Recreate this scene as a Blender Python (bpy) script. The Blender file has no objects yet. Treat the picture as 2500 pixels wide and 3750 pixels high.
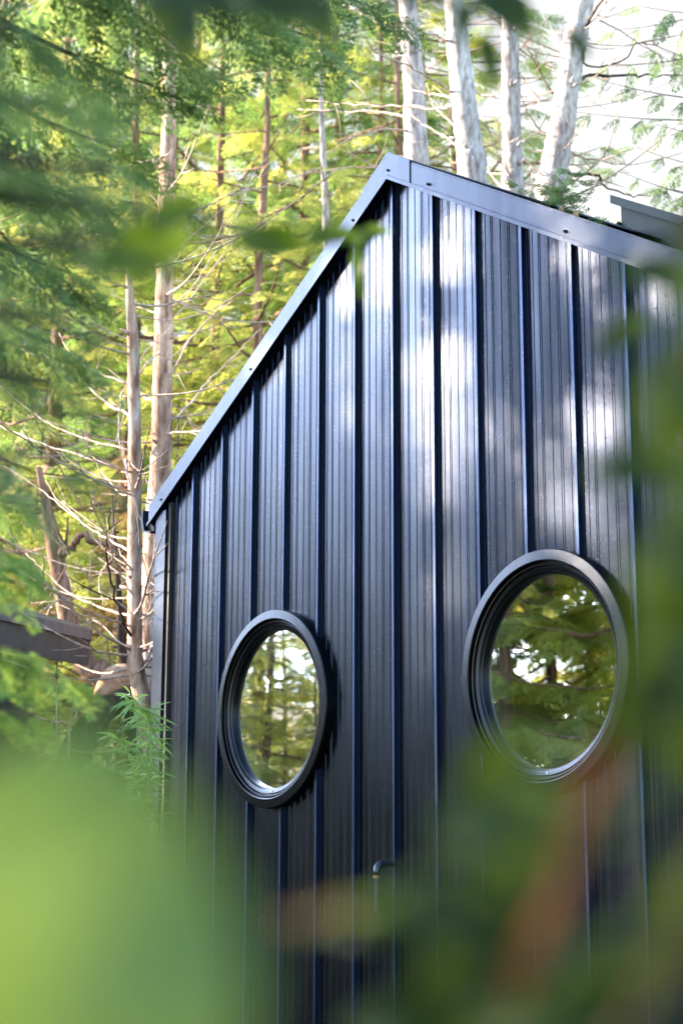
import bpy, math, random
import numpy as np
from mathutils import Vector, Matrix
R_ = math.radians
rng = np.random.default_rng(7); random.seed(7)
sc = bpy.context.scene
COL = sc.collection

# ---------------------------------------------------------------- camera
S = 0.30                                     # spacing of the standing seams, metres
CAM = Vector((19.503*S, -15.023*S, 1.6)); YAW, PITCH, ROLL, FPX = R_(54.34), R_(12.308), R_(0.196), 6047.5
Fv = Vector((-math.sin(YAW)*math.cos(PITCH), math.cos(YAW)*math.cos(PITCH), math.sin(PITCH)))
Rv = Vector((math.cos(YAW), math.sin(YAW), 0)); Uv = Rv.cross(Fv)
Rr = Rv*math.cos(ROLL)+Uv*math.sin(ROLL); Ur = -Rv*math.sin(ROLL)+Uv*math.cos(ROLL)
cd = bpy.data.cameras.new('camera'); cam = bpy.data.objects.new('camera', cd); COL.objects.link(cam)
M = Matrix((Rr, Ur, -Fv)).transposed().to_4x4(); M.translation = CAM; cam.matrix_world = M
cd.sensor_fit = 'HORIZONTAL'; cd.sensor_width = 24; cd.lens = 24*FPX/2500
cd.clip_start = 0.02; cd.clip_end = 500
cd.dof.use_dof = True; cd.dof.focus_distance = 7.6; cd.dof.aperture_fstop = 2.9; cd.dof.aperture_blades = 0
sc.camera = cam

# ---------------------------------------------------------------- light
SUN = Vector((-1.0, -1.0, 0.50)).normalized()
w = bpy.data.worlds.new("World"); sc.world = w; w.use_nodes = True
nt = w.node_tree; bg = nt.nodes['Background']
sky = nt.nodes.new('ShaderNodeTexSky'); sky.sky_type = 'NISHITA'; sky.sun_disc = False
sky.sun_elevation = math.asin(SUN.z); sky.sun_rotation = math.atan2(SUN.x, SUN.y)
sky.air_density = 1.0; sky.dust_density = 0.25; sky.ozone_density = 1.5
# a bright bank of thin cloud stands over the wood behind the cabin, the rest of the sky is clear
tcw = nt.nodes.new('ShaderNodeTexCoord'); vm = nt.nodes.new('ShaderNodeVectorMath'); vm.operation = 'DOT_PRODUCT'
vm.inputs[1].default_value = Vector((-.62, .72, .42)).normalized(); nt.links.new(tcw.outputs['Generated'], vm.inputs[0])
cn = nt.nodes.new('ShaderNodeTexNoise'); cn.inputs['Scale'].default_value = 5; cn.inputs['Detail'].default_value = 6; nt.links.new(tcw.outputs['Generated'], cn.inputs[0])
ma = nt.nodes.new('ShaderNodeMath'); ma.operation = 'MULTIPLY_ADD'; ma.inputs[1].default_value = .35; nt.links.new(cn.outputs[0], ma.inputs[0]); nt.links.new(vm.outputs['Value'], ma.inputs[2])
mr_ = nt.nodes.new('ShaderNodeMapRange'); mr_.inputs[1].default_value = .92; mr_.inputs[2].default_value = 1.10; nt.links.new(ma.outputs[0], mr_.inputs[0])
mxw = nt.nodes.new('ShaderNodeMix'); mxw.data_type = 'RGBA'; mxw.inputs[7].default_value = (1.35, 1.36, 1.38, 1)
nt.links.new(mr_.outputs[0], mxw.inputs[0]); nt.links.new(sky.outputs[0], mxw.inputs[6]); 
# unseen bright cloud added near the sun to give the upper wall its blue glow
v2 = nt.nodes.new('ShaderNodeVectorMath'); v2.operation = 'DOT_PRODUCT'; v2.inputs[1].default_value = Vector((-.850, -.490, .325)).normalized()
nt.links.new(tcw.outputs['Generated'], v2.inputs[0])
m2 = nt.nodes.new('ShaderNodeMath'); m2.operation = 'MULTIPLY_ADD'; m2.inputs[1].default_value = .06; nt.links.new(cn.outputs[0], m2.inputs[0]); nt.links.new(v2.outputs['Value'], m2.inputs[2])
r2_ = nt.nodes.new('ShaderNodeMapRange'); r2_.inputs[1].default_value = .955; r2_.inputs[2].default_value = 1.012; nt.links.new(m2.outputs[0], r2_.inputs[0])
mx2 = nt.nodes.new('ShaderNodeMix'); mx2.data_type = 'RGBA'; mx2.inputs[7].default_value = (25, 30, 40, 1)
nt.links.new(r2_.outputs[0], mx2.inputs[0]); nt.links.new(mxw.outputs[2], mx2.inputs[6]); nt.links.new(mx2.outputs[2], bg.inputs[0]); bg.inputs[1].default_value = 0.15
sl = bpy.data.lights.new('sun', 'SUN'); so = bpy.data.objects.new('sun', sl); COL.objects.link(so)
sl.energy = 5; sl.angle = R_(0.53); sl.color = (1.0, 0.83, 0.64)
so.rotation_euler = SUN.to_track_quat('Z', 'Y').to_euler()
vs = sc.view_settings; vs.view_transform = 'Standard'; vs.look = 'None'; vs.gamma = 1; vs.exposure = 2.6
sc.cycles.use_denoising = True
sc.cycles.max_bounces = 8; sc.cycles.transparent_max_bounces = 12; sc.cycles.sample_clamp_indirect = 6
sc.cycles.caustics_reflective = False; sc.cycles.caustics_refractive = False

# ---------------------------------------------------------------- helpers
def P(px, py, d):
    """world point seen at photo pixel (px, py) at depth d metres"""
    return CAM + (Fv + Rr*((px-1250)/FPX) + Ur*((1875-py)/FPX))*d

def pl(px, py, y):
    """point of the vertical plane Y=y seen at a photo pixel"""
    d = P(px, py, 1)-CAM; t = (y-CAM.y)/d.y; return CAM+d*t

def tag(o, label=None, cat=None, group=None, kind=None):
    if label: o['label'] = label
    if cat: o['category'] = cat
    if group: o['group'] = group
    if kind: o['kind'] = kind
    return o

def empty(name, loc, label, cat, group=None):
    o = bpy.data.objects.new(name, None); COL.objects.link(o); o.location = loc
    return tag(o, label, cat, group)

def obj(name, V, F, m, parent=None, smooth=False):
    """V: world coordinates"""
    V = np.asarray(V, dtype=np.float32).reshape(-1, 3)
    if parent is not None:
        V = V - np.array(world_loc(parent), dtype=np.float32)
    me = bpy.data.meshes.new(name)
    if isinstance(F, np.ndarray):
        n, k = F.shape
        me.vertices.add(len(V)); me.vertices.foreach_set('co', V.ravel())
        me.loops.add(n*k); me.loops.foreach_set('vertex_index', F.astype(np.int32).ravel())
        me.polygons.add(n); me.polygons.foreach_set('loop_start', np.arange(0, n*k, k, dtype=np.int32))
        me.update(calc_edges=True)
    else:
        me.from_pydata([tuple(v) for v in V], [], F)
    if smooth:
        me.polygons.foreach_set('use_smooth', [True]*len(me.polygons))
    me.materials.append(m); me.update()
    o = bpy.data.objects.new(name, me); COL.objects.link(o)
    if parent is not None: o.parent = parent
    return o

def world_loc(o):
    l = Vector((0, 0, 0))
    while o is not None:
        l += o.location; o = o.parent
    return l

class MB:
    def __init__(s): s.v = []; s.f = []
    def add(s, V, F):
        n = len(s.v); s.v += [tuple(v) for v in V]; s.f += [tuple(i+n for i in f) for f in F]; return s
    def box(s, a, b):
        (x0, y0, z0), (x1, y1, z1) = a, b
        V = [(x, y, z) for x in (x0, x1) for y in (y0, y1) for z in (z0, z1)]
        return s.add(V, [(0,1,3,2),(4,6,7,5),(0,4,5,1),(2,3,7,6),(0,2,6,4),(1,5,7,3)])
    def prism(s, poly, y0, y1):
        """poly in (x, z), from y0 (front) to y1 (back)"""
        n = len(poly)
        V = [(x, y0, z) for x, z in poly]+[(x, y1, z) for x, z in poly]
        F = [tuple(range(n)), tuple(range(2*n-1, n-1, -1))]+[(i, i+n, (i+1) % n+n, (i+1) % n) for i in range(n)]
        return s.add(V, F)
    def tube(s, pts, rad, n=8, cap=True, wob=0.0):
        pts = [Vector(p) for p in pts]; N = len(pts)
        if isinstance(rad, (int, float)): rad = [rad]*N
        b = len(s.v); up = None
        for i, p in enumerate(pts):
            t = (pts[min(i+1, N-1)]-pts[max(i-1, 0)]).normalized()
            if up is None:
                up = t.orthogonal().normalized()
            up = (up-t*up.dot(t)).normalized(); q = t.cross(up)
            for k in range(n):
                a = 2*math.pi*k/n; r = rad[i]*(1+(random.uniform(-wob, wob) if wob else 0))
                s.v.append(tuple(p+(up*math.cos(a)+q*math.sin(a))*r))
        for i in range(N-1):
            for k in range(n):
                k2 = (k+1) % n
                s.f.append((b+i*n+k, b+i*n+k2, b+(i+1)*n+k2, b+(i+1)*n+k))
        if cap:
            s.f.append(tuple(b+k for k in range(n-1, -1, -1))); s.f.append(tuple(b+(N-1)*n+k for k in range(n)))
        return s
    def lathe(s, prof, c, n=96, wave=0.0):
        """prof: (radius, y) pairs about the -Y axis through c=(x,0,z)"""
        b = len(s.v); m = len(prof)
        for k in range(n):
            a = 2*math.pi*k/n
            for r, y in prof:
                rr = r*(1+wave*math.sin(3*a+1)+wave*.6*math.sin(7*a))
                s.v.append((c[0]+rr*math.cos(a), y, c[1]+rr*math.sin(a)))
        for k in range(n):
            k2 = (k+1) % n
            for j in range(m-1):
                s.f.append((b+k*m+j, b+k*m+j+1, b+k2*m+j+1, b+k2*m+j))
        return s
    def obj(s, name, m, parent=None, smooth=False):
        return obj(name, s.v, s.f, m, parent, smooth)

def curve(pts, n):
    """Catmull-Rom through pts, n samples per span"""
    pts = [Vector(p) for p in pts]; out = []
    q = [pts[0]*2-pts[1]]+pts+[pts[-1]*2-pts[-2]]
    for i in range(1, len(q)-2):
        for k in range(n):
            t = k/n; a, b, c, d = q[i-1:i+3]
            out.append(0.5*((2*b)+(c-a)*t+(2*a-5*b+4*c-d)*t*t+(3*b-a-3*c+d)*t**3))
    out.append(pts[-1]); return out

# ---------------------------------------------------------------- materials
def mat(name):
    m = bpy.data.materials.new(name); m.use_nodes = True
    n = m.node_tree.nodes; l = m.node_tree.links; return m, n, l, n['Principled BSDF']

def ramp(n, l, src, stops):
    r = n.new('ShaderNodeValToRGB'); l.new(src, r.inputs[0])
    el = r.color_ramp.elements
    while len(el) < len(stops): el.new(0.5)
    for e, (p, c) in zip(el, stops): e.position = p; e.color = (*c, 1)
    return r.outputs[0]

def noise(n, l, scale=(1, 1, 1), s=5, detail=4, coord='Object', rough=.5):
    tc = n.new('ShaderNodeTexCoord'); mp = n.new('ShaderNodeMapping'); mp.inputs['Scale'].default_value = scale
    l.new(tc.outputs[coord], mp.inputs[0]); t = n.new('ShaderNodeTexNoise'); l.new(mp.outputs[0], t.inputs[0])
    t.inputs['Scale'].default_value = s; t.inputs['Detail'].default_value = detail; t.inputs['Roughness'].default_value = rough
    return t.outputs[0]

def bump(n, l, h, b, strength, dist):
    k = n.new('ShaderNodeBump'); k.inputs['Strength'].default_value = strength; k.inputs['Distance'].default_value = dist
    l.new(h, k.inputs['Height']); l.new(k.outputs[0], b.inputs['Normal']); return k

def metal(name, c, rough, metallic=0.9, wav=0.012, coat=.0):
    m, n, l, b = mat(name)
    a = noise(n, l, (6, 6, .5), 3.0, 5)
    l.new(ramp(n, l, a, [(.3, tuple(x*.82 for x in c)), (.7, tuple(x*1.15 for x in c))]), b.inputs['Base Color'])
    b.inputs['Metallic'].default_value = metallic
    f = noise(n, l, (1, 1, 1), 60, 3)
    if coat:      # pale specks of dust and pollen, thicker in vertical runs
        sp = noise(n, l, (1, 1, .8), 150, 2); rn = noise(n, l, (14, 14, .6), 1.5, 4)
        ad = n.new('ShaderNodeMath'); ad.operation = 'MULTIPLY_ADD'; ad.inputs[1].default_value = .35; l.new(rn, ad.inputs[0]); l.new(sp, ad.inputs[2])
        dm = n.new('ShaderNodeMix'); dm.data_type = 'RGBA'; l.new(ramp(n, l, ad.outputs[0], [(.86, (0, 0, 0)), (.95, (.6, .6, .6))]), dm.inputs[0])
        l.new(b.inputs['Base Color'].links[0].from_socket, dm.inputs[6]); dm.inputs[7].default_value = (.16, .15, .14, 1); l.new(dm.outputs[2], b.inputs['Base Color'])
    rr = n.new('ShaderNodeMapRange'); l.new(f, rr.inputs[0])
    rr.inputs[3].default_value = rough-.05; rr.inputs[4].default_value = rough+.06
    l.new(rr.outputs[0], b.inputs['Roughness'])
    g = noise(n, l, (2.2, 2.2, .35), 1.6, 2)
    if coat:
        b.inputs['Coat Weight'].default_value = coat; b.inputs['Coat IOR'].default_value = 1.6; b.inputs['Coat Tint'].default_value = (.9, .95, 1, 1)
        st = noise(n, l, (30, 30, .8), 2.0, 6, rough=.7); mq = n.new('ShaderNodeMapRange'); l.new(st, mq.inputs[0])
        mq.inputs[1].default_value = .3; mq.inputs[2].default_value = .75; mq.inputs[3].default_value = .10; mq.inputs[4].default_value = .26; l.new(mq.outputs[0], b.inputs['Coat Roughness'])
        k2 = n.new('ShaderNodeBump'); k2.inputs['Strength'].default_value = .5; k2.inputs['Distance'].default_value = wav; l.new(g, k2.inputs['Height']); l.new(k2.outputs[0], b.inputs['Coat Normal'])
    bump(n, l, g, b, 0.5, wav)
    return m

MET = metal('charcoal_painted_steel', (.0085, .0120, .0225), .25, wav=.020, coat=.05)
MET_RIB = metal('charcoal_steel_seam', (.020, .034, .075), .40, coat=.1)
MET_TRIM = metal('charcoal_trim_steel', (.016, .021, .034), .36, wav=.004, coat=.03)
MET_DORM = metal('leaf_tinted_dark_steel', (.008, .016, .014), .75, .0, wav=.004)  # green tint and dark tone put in for the blurred leaves in front
MET_FRAME = metal('window_frame_metal', (.014, .016, .021), .30, wav=.001)
MET_SHED = metal('brown_grey_steel', (.12, .11, .11), .5, .3, wav=.003)
MET_PIPE = metal('galvanised_pipe_metal', (.05, .06, .085), .35, .9, wav=.0005)
BRASS = metal('brass_metal', (.16, .11, .05), .4, .9, wav=.0005)
DARK = metal('black_rubber_and_shade', (.012, .012, .014), .6, 0, wav=.0005)  # rubber for screw washers, painted shade on corner gap, gutter mouth and shed wall
INT = metal('interior_boarding', (.05, .045, .04), .7, 0, wav=.001)
REV = metal('pale_interior_lining', (.78, .84, .83), .5, 0, wav=.001)

def glass_mat():
    m, n, l, b = mat('mirror_like_window_glass'); n.remove(b); out = n['Material Output']
    g = n.new('ShaderNodeBsdfGlossy'); g.inputs['Roughness'].default_value = .004; g.inputs['Color'].default_value = (.95, .96, .93, 1)
    t = n.new('ShaderNodeBsdfTransparent'); t.inputs[0].default_value = (.80, .86, .84, 1)
    mx = n.new('ShaderNodeMixShader')
    lw = n.new('ShaderNodeLayerWeight'); lw.inputs[0].default_value = .55
    mr = n.new('ShaderNodeMapRange'); mr.inputs[3].default_value = .48; mr.inputs[4].default_value = .95
    l.new(lw.outputs['Facing'], mr.inputs[0]); l.new(mr.outputs[0], mx.inputs[0])
    l.new(t.outputs[0], mx.inputs[1]); l.new(g.outputs[0], mx.inputs[2])
    h = noise(n, l, (1, 1, 2.2), 2.2, 1)
    k = n.new('ShaderNodeBump'); k.inputs['Strength'].default_value = .25; k.inputs['Distance'].default_value = .0018
    l.new(h, k.inputs['Height']); l.new(k.outputs[0], g.inputs['Normal'])
    l.new(mx.outputs[0], out.inputs[0]); return m
GLASS = glass_mat()

def bark(name, c1, c2, c3, sc_=(9, 9, 1.6), dist=.02):
    m, n, l, b = mat(name)
    a = noise(n, l, sc_, 2.2, 8, rough=.65); d = noise(n, l, (1, 1, .5), 2.2, 3)
    r1 = ramp(n, l, a, [(.36, c1), (.52, c2), (.66, c3)])
    r2 = ramp(n, l, a, [(.35, tuple(x*.7 for x in c1)), (.65, tuple(x*1.0 for x in c2))])
    mx = n.new('ShaderNodeMix'); mx.data_type = 'RGBA'
    f = ramp(n, l, d, [(.42, (0, 0, 0)), (.6, (1, 1, 1))]); l.new(f, mx.inputs[0])
    l.new(r1, mx.inputs[6]); l.new(r2, mx.inputs[7]); l.new(mx.outputs[2], b.inputs['Base Color'])
    b.inputs['Roughness'].default_value = .9; b.inputs['Specular IOR Level'].default_value = .2
    bump(n, l, a, b, .9, dist); return m
BARK_PINK = bark('pinkish_bark', (.22, .11, .07), (.56, .37, .28), (.72, .60, .52))
BARK_GREY = bark('pale_grey_bark', (.26, .21, .21), (.55, .50, .49), (.74, .71, .70), (12, 12, 3))
BARK_RED = bark('red_brown_bark', (.10, .05, .035), (.30, .18, .13), (.44, .30, .24), (10, 10, 1.0), .03)
BARK_DARK = bark('dark_bark', (.03, .02, .016), (.07, .048, .038), (.12, .09, .075))
TWIG = bark('bare_twig_bark', (.30, .2, .15), (.52, .40, .33), (.66, .56, .5))
WOOD = bark('split_log_wood', (.28, .14, .07), (.5, .32, .2), (.6, .45, .33), (3, 3, 8))

def leafmat(name, lo, hi, trans, tf=.45, rough=.45, spec=.4, vary=True):
    """lo / hi: reflected colour range, trans: light passed through the leaf"""
    m, n, l, b = mat(name); out = n['Material Output']
    gi = n.new('ShaderNodeNewGeometry')
    col = ramp(n, l, gi.outputs['Random Per Island'], [(.1, lo), (.9, hi)])
    nz = noise(n, l, (1, 1, 1), 1.1, 3)
    mx = n.new('ShaderNodeMix'); mx.data_type = 'RGBA'; mx.blend_type = 'MULTIPLY'; mx.inputs[0].default_value = 1 if vary else .3
    l.new(col, mx.inputs[6]); l.new(ramp(n, l, nz, [(.35, (.62, .72, .8)), (.65, (1.25, 1.15, .9))]), mx.inputs[7])
    l.new(mx.outputs[2], b.inputs['Base Color'])
    b.inputs['Roughness'].default_value = rough; b.inputs['Specular IOR Level'].default_value = spec
    t = n.new('ShaderNodeBsdfTranslucent'); mt = n.new('ShaderNodeMix'); mt.data_type = 'RGBA'; mt.blend_type = 'MULTIPLY'; mt.inputs[0].default_value = 1
    mt.inputs[6].default_value = (*trans, 1); l.new(ramp(n, l, nz, [(.35, (.7, .8, .8)), (.65, (1.2, 1.1, 1))]), mt.inputs[7])
    l.new(mt.outputs[2], t.inputs[0])
    ms = n.new('ShaderNodeMixShader'); ms.inputs[0].default_value = tf
    l.new(b.outputs[0], ms.inputs[1]); l.new(t.outputs[0], ms.inputs[2]); l.new(ms.outputs[0], out.inputs[0])
    return m
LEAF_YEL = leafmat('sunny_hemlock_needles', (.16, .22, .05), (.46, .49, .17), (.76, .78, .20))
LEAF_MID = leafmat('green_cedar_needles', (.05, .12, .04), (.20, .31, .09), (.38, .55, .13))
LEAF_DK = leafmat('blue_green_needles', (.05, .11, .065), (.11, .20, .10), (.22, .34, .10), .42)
LEAF_BR = leafmat('dry_brown_needles', (.16, .10, .05), (.34, .24, .13), (.4, .26, .12))
LEAF_NEAR = leafmat('broad_glossy_leaf', (.010, .028, .004), (.021, .045, .005), (.042, .070, .003), .55, .38, .35, False)
LEAF_OLIVE = leafmat('bright_olive_leaf', (.03, .065, .006), (.05, .10, .008), (.11, .17, .004), .55, .4, .3, False)
LEAF_LIGHT = leafmat('pale_green_broad_leaf', (.09, .165, .035), (.12, .20, .04), (.24, .32, .025), .5, .38, .5, False)
LEAF_ORG = leafmat('orange_brown_leaf', (.085, .03, .010), (.13, .05, .012), (.16, .065, .012), .4, .4, .5, False)
LEAF_BAM = leafmat('bamboo_leaf_green', (.10, .22, .04), (.22, .36, .09), (.35, .5, .1), .4, .4, .5, False)

def groundmat():
    m, n, l, b = mat('forest_floor')
    a = noise(n, l, (1, 1, 1), 1.5, 8); c = noise(n, l, (1, 1, 1), 14, 6)
    r = ramp(n, l, a, [(.35, (.03, .035, .015)), (.5, (.08, .06, .035)), (.65, (.05, .075, .02))])
    l.new(r, b.inputs['Base Color']); b.inputs['Roughness'].default_value = 1
    bump(n, l, c, b, 1, .05); return m
GROUND = groundmat()

# ---------------------------------------------------------------- ground
def gh(x, y):
    t = -.8*x+.6*y
    k = np.maximum(0, t-2.2); r = .34*k*k/(k+2.0)
    return r+.06*np.sin(x*.9)*np.cos(y*.7)*np.minimum(1, k)
gx = np.concatenate([np.linspace(-250, -30, 23), np.linspace(-28, 28, 90), np.linspace(30, 250, 23)])
X, Y = np.meshgrid(gx, gx, indexing='ij'); n_ = len(gx)
Z = gh(X, Y)+np.where((np.abs(X) < 28) & (np.abs(Y) < 28), rng.uniform(-.02, .02, X.shape), 0)
idx = np.arange(n_*n_).reshape(n_, n_)
F = np.stack([idx[:-1, :-1], idx[1:, :-1], idx[1:, 1:], idx[:-1, 1:]], -1).reshape(-1, 4)
tag(obj('ground', np.stack([X, Y, Z], -1).reshape(-1, 3), F, GROUND, smooth=True), kind='structure')

# ---------------------------------------------------------------- cabin
SL = 0.5844; PK = 1.6+(8.7697+1.9903)*S; OFF = .044*S         # roof slope, peak of the wall under the trim
WZ = 1.6+(.6354+1.9903)*S; WX = (OFF-3.2702*S, OFF+3.2702*S); WR = 1.6238*S
XL = pl(566, 2100, -.045).x+.035; XR = 2*OFF-XL; CT = pl(601, 2100, -.045).x; DEPTH = 5.2
def roofz(x): return PK-SL*abs(x-OFF)
cabin = empty('cabin', (0, 0, 0), 'dark charcoal metal clad gable cabin with two round windows', 'cabin')

# cladding: folded sheet between the seams, pressed with fine ribs, cut round for the windows
RIBS = [(.17, 1), (.30, -1), (.335, -1), (.50, 1), (.66, -1), (.70, -1), (.85, 1)]
rp = random.Random(17)
def profile():
    pts = [(XL, 0.0)]
    for i in range(-8, 8):
        x0 = i*S; bow = rp.uniform(-.0012, .0035); tl = rp.uniform(-.006, .006)
        for fr, sg in RIBS:
            x = x0+fr*S
            for dx, dy in ((-.0035, 0), (-.001, sg*.0026), (.001, sg*.0026), (.0035, 0)):
                f_ = (x+dx-x0)/S; pts.append((x+dx, dy+bow*4*f_*(1-f_)+tl*(f_-.5)*min(1, 12*f_*(1-f_))))
        for fr in (.05, .1, .24, .42, .58, .78, .94): pts.append((x0+fr*S, bow*4*fr*(1-fr)+tl*(fr-.5)*min(1, 12*fr*(1-fr))))
    pts = sorted(set(p for p in pts if XL <= p[0] <= XR)); pts.append((XR, 0.0))
    return pts
prof = profile()
V = []; Fs = []
HR = WR-.03
for (xa, ya), (xb, yb) in zip(prof[:-1], prof[1:]):
    xm = (xa+xb)/2
    def seg(za, zb, ta, tb):
        b = len(V); V.extend([(xa, -ya, za), (xb, -yb, zb), (xb, -yb, tb), (xa, -ya, ta)]); Fs.append((b, b+1, b+2, b+3))
    cut = [c for c in WX if abs(xm-c) < HR]
    ta, tb = roofz(xa)+.05, roofz(xb)+.05
    if cut:
        c = cut[0]; ha = math.sqrt(max(0, HR*HR-(xa-c)**2)); hb = math.sqrt(max(0, HR*HR-(xb-c)**2))
        seg(0, 0, WZ-ha, WZ-hb); seg(WZ+ha, WZ+hb, ta, tb)
    else: seg(0, 0, ta, tb)
obj('wall_cladding', V, Fs, MET, cabin)

def spans(x, top):
    for c in WX:
        if abs(x-c) < WR-.01:
            h = math.sqrt((WR-.012)**2-(x-c)**2); return [(0, WZ-h), (WZ+h, top)]
    return [(0, top)]
for i in range(-6, 8):
    x = i*S; mb = MB()
    for z0, z1 in spans(x, roofz(x)+.02):
        # snap-lock seam: leg, folded cap and small base flange
        pr = [(-.005, 0), (-.005, -.016), (-.007, -.018), (-.007, -.023), (.007, -.023), (.007, -.017), (.004, -.015), (.004, -.002), (.020, -.002), (.020, 0)]
        n = len(pr); Vv = [(x+a, b_, z0) for a, b_ in pr]+[(x+a, b_, z1) for a, b_ in pr]
        mb.add(Vv, [(k, (k+1) % n, (k+1) % n+n, k+n) for k in range(n)]+[tuple(range(n-1, -1, -1)), tuple(range(n, 2*n))])
    mb.obj('standing_seam', MET_RIB, cabin)

# corner trims, side walls, back, roof
eL = roofz(XL)
MB().box((XL-.035, -.045, 0), (CT, .09, eL+.0)).obj('corner_trim', MET_TRIM, cabin)
MB().box((CT+.004, -.030, 0), (CT+.03, .0, eL+.04)).obj('corner_gap_shade', DARK, cabin)  # black strip painting the shaded recess beside the corner trim
MB().box((XR-.055, -.045, 0), (XR+.035, .09, roofz(XR))).obj('corner_trim', MET_TRIM, cabin)
MB().box((XL-.01, .09, 0), (XL+.06, DEPTH, eL+.015)).obj('side_wall', MET, cabin)
MB().box((XR-.06, .09, 0), (XR+.01, DEPTH, roofz(XR)+.015)).obj('side_wall', MET, cabin)
rw = MB(); rw.prism([(XL+.06, 2.7), (XR-.06, 2.7), (XR-.06, roofz(XR-.06)), (OFF, PK), (XL+.06, roofz(XL+.06))], DEPTH-.08, DEPTH)
rw.box((XL+.06, DEPTH-.08, 0), (XL+.5, DEPTH, 2.7)).box((XR-.5, DEPTH-.08, 0), (XR-.06, DEPTH, 2.7)).obj('rear_wall', MET, cabin)  # wide unseen rear opening, added to let daylight in behind the windows
MB().box((XL+.07, .12, .02), (XR-.07, DEPTH-.1, .06)).obj('floor_slab', INT, cabin)
# inner lining of the front wall, holed for the windows
V = []; Fs = []; xs = np.linspace(XL+.07, XR-.07, 140)
for xa, xb in zip(xs[:-1], xs[1:]):
    cut = [c for c in WX if abs((xa+xb)/2-c) < .40]
    def sg(za, zb, ta, tb):
        b = len(V); V.extend([(xa, .13, za), (xb, .13, zb), (xb, .13, tb), (xa, .13, ta)]); Fs.append((b, b+1, b+2, b+3))
    if cut:
        c = cut[0]; ha = math.sqrt(max(0, .16-(xa-c)**2)); hb = math.sqrt(max(0, .16-(xb-c)**2))
        sg(0.06, 0.06, WZ-ha, WZ-hb); sg(WZ+ha, WZ+hb, roofz(xa), roofz(xb))
    else: sg(0.06, 0.06, roofz(xa), roofz(xb))
obj('inner_lining', V, Fs, INT, cabin)

OH = .048                                    # rake overhang in front of the wall
xe0 = pl(546, 1860, -.05).x; xe1 = 2*OFF-xe0
UP = .116
def slab(xa, xb, lo, hi, y0, y1, name, m):
    mb = MB(); mb.prism([(xa, roofz(xa)+lo), (xb, roofz(xb)+lo), (xb, roofz(xb)+hi), (xa, roofz(xa)+hi)], y0, y1); return mb.obj(name, m, cabin)
slab(xe0, OFF, .022, .052, -OH+.012, DEPTH+.1, 'roof', MET); slab(OFF, xe1, .022, .052, -OH+.012, DEPTH+.1, 'roof', MET)
def rake(xa, xb, name='rake_trim'):
    # fascia face, small outward kick at its lower edge, drip hem and a return over the roof
    mb = MB()
    for y0, y1, lo, hi in ((-OH-.004, -OH+.009, .010, UP), (-OH-.016, -OH-.004, -.004, .016), (-OH-.002, -OH+.09, UP+.001, UP+.008)):
        mb.prism([(xa, roofz(xa)+lo), (xb, roofz(xb)+lo), (xb, roofz(xb)+hi), (xa, roofz(xa)+hi)], y0, y1)
    return mb.obj(name, MET_TRIM, cabin)
rake(xe0, OFF); rake(OFF, xe1)
# soffit return behind the fascia
slab(xe0, OFF, .006, .020, -OH+.012, -.0, 'soffit', MET_RIB); slab(OFF, xe1, .006, .020, -OH+.012, -.0, 'soffit', MET_RIB)
# ridge cap lapped over the joint of the two rakes
mb = MB(); a, b_ = OFF-.20, OFF+.17
mb.prism([(a, roofz(a)+.018), (OFF, roofz(OFF)+.018), (b_, roofz(b_)+.018), (b_, roofz(b_)+UP+.016), (OFF, PK+UP+.018), (a, roofz(a)+UP+.016)], -OH-.0085, -OH-.0045)
mb.prism([(a, roofz(a)+UP+.010), (OFF, PK+UP+.010), (b_, roofz(b_)+UP+.010), (b_, roofz(b_)+UP+.017), (OFF, PK+UP+.019), (a, roofz(a)+UP+.017)], -OH-.003, DEPTH+.1)
mb.obj('ridge_cap', MET_TRIM, cabin)
# screws with washers under the hem
def screw(x, dz=.012, y=None):
    z = roofz(x)+dz+.03; y = -OH-.006 if y is None else y
    MB().tube([(x, y, z), (x, y-.006, z)], .0075, 10).tube([(x, y-.006, z), (x, y-.012, z)], .0045, 6).obj('screw', DARK, cabin)
for sx, sy in ((1571, 679), (2073, 861), (1174, 1361), (922, 1365), (1297, 828), (594, 1830), (1425, 632)):
    if sx != 1174: screw(pl(sx, sy, -OH).x)
# gutter seen end-on at the left eave
gxp = xe0-.005; gz = roofz(xe0)
MB().prism([(gxp-.055, gz+.10), (gxp-.06, gz+.105), (gxp-.062, gz+.03), (gxp-.04, gz-.03), (gxp+.035, gz-.045), (gxp+.035, gz-.035),
            (gxp-.034, gz-.02), (gxp-.054, gz+.035)], -OH-.01, DEPTH).obj('gutter', MET_TRIM, cabin)
MB().prism([(gxp-.05, gz+.03), (gxp-.034, gz-.016), (gxp+.03, gz-.03), (gxp+.02, gz+.03)], -OH+.02, -OH+.025).obj('gutter_end_shade', DARK, cabin)  # black plate painting the dark inside of the open gutter

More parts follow.
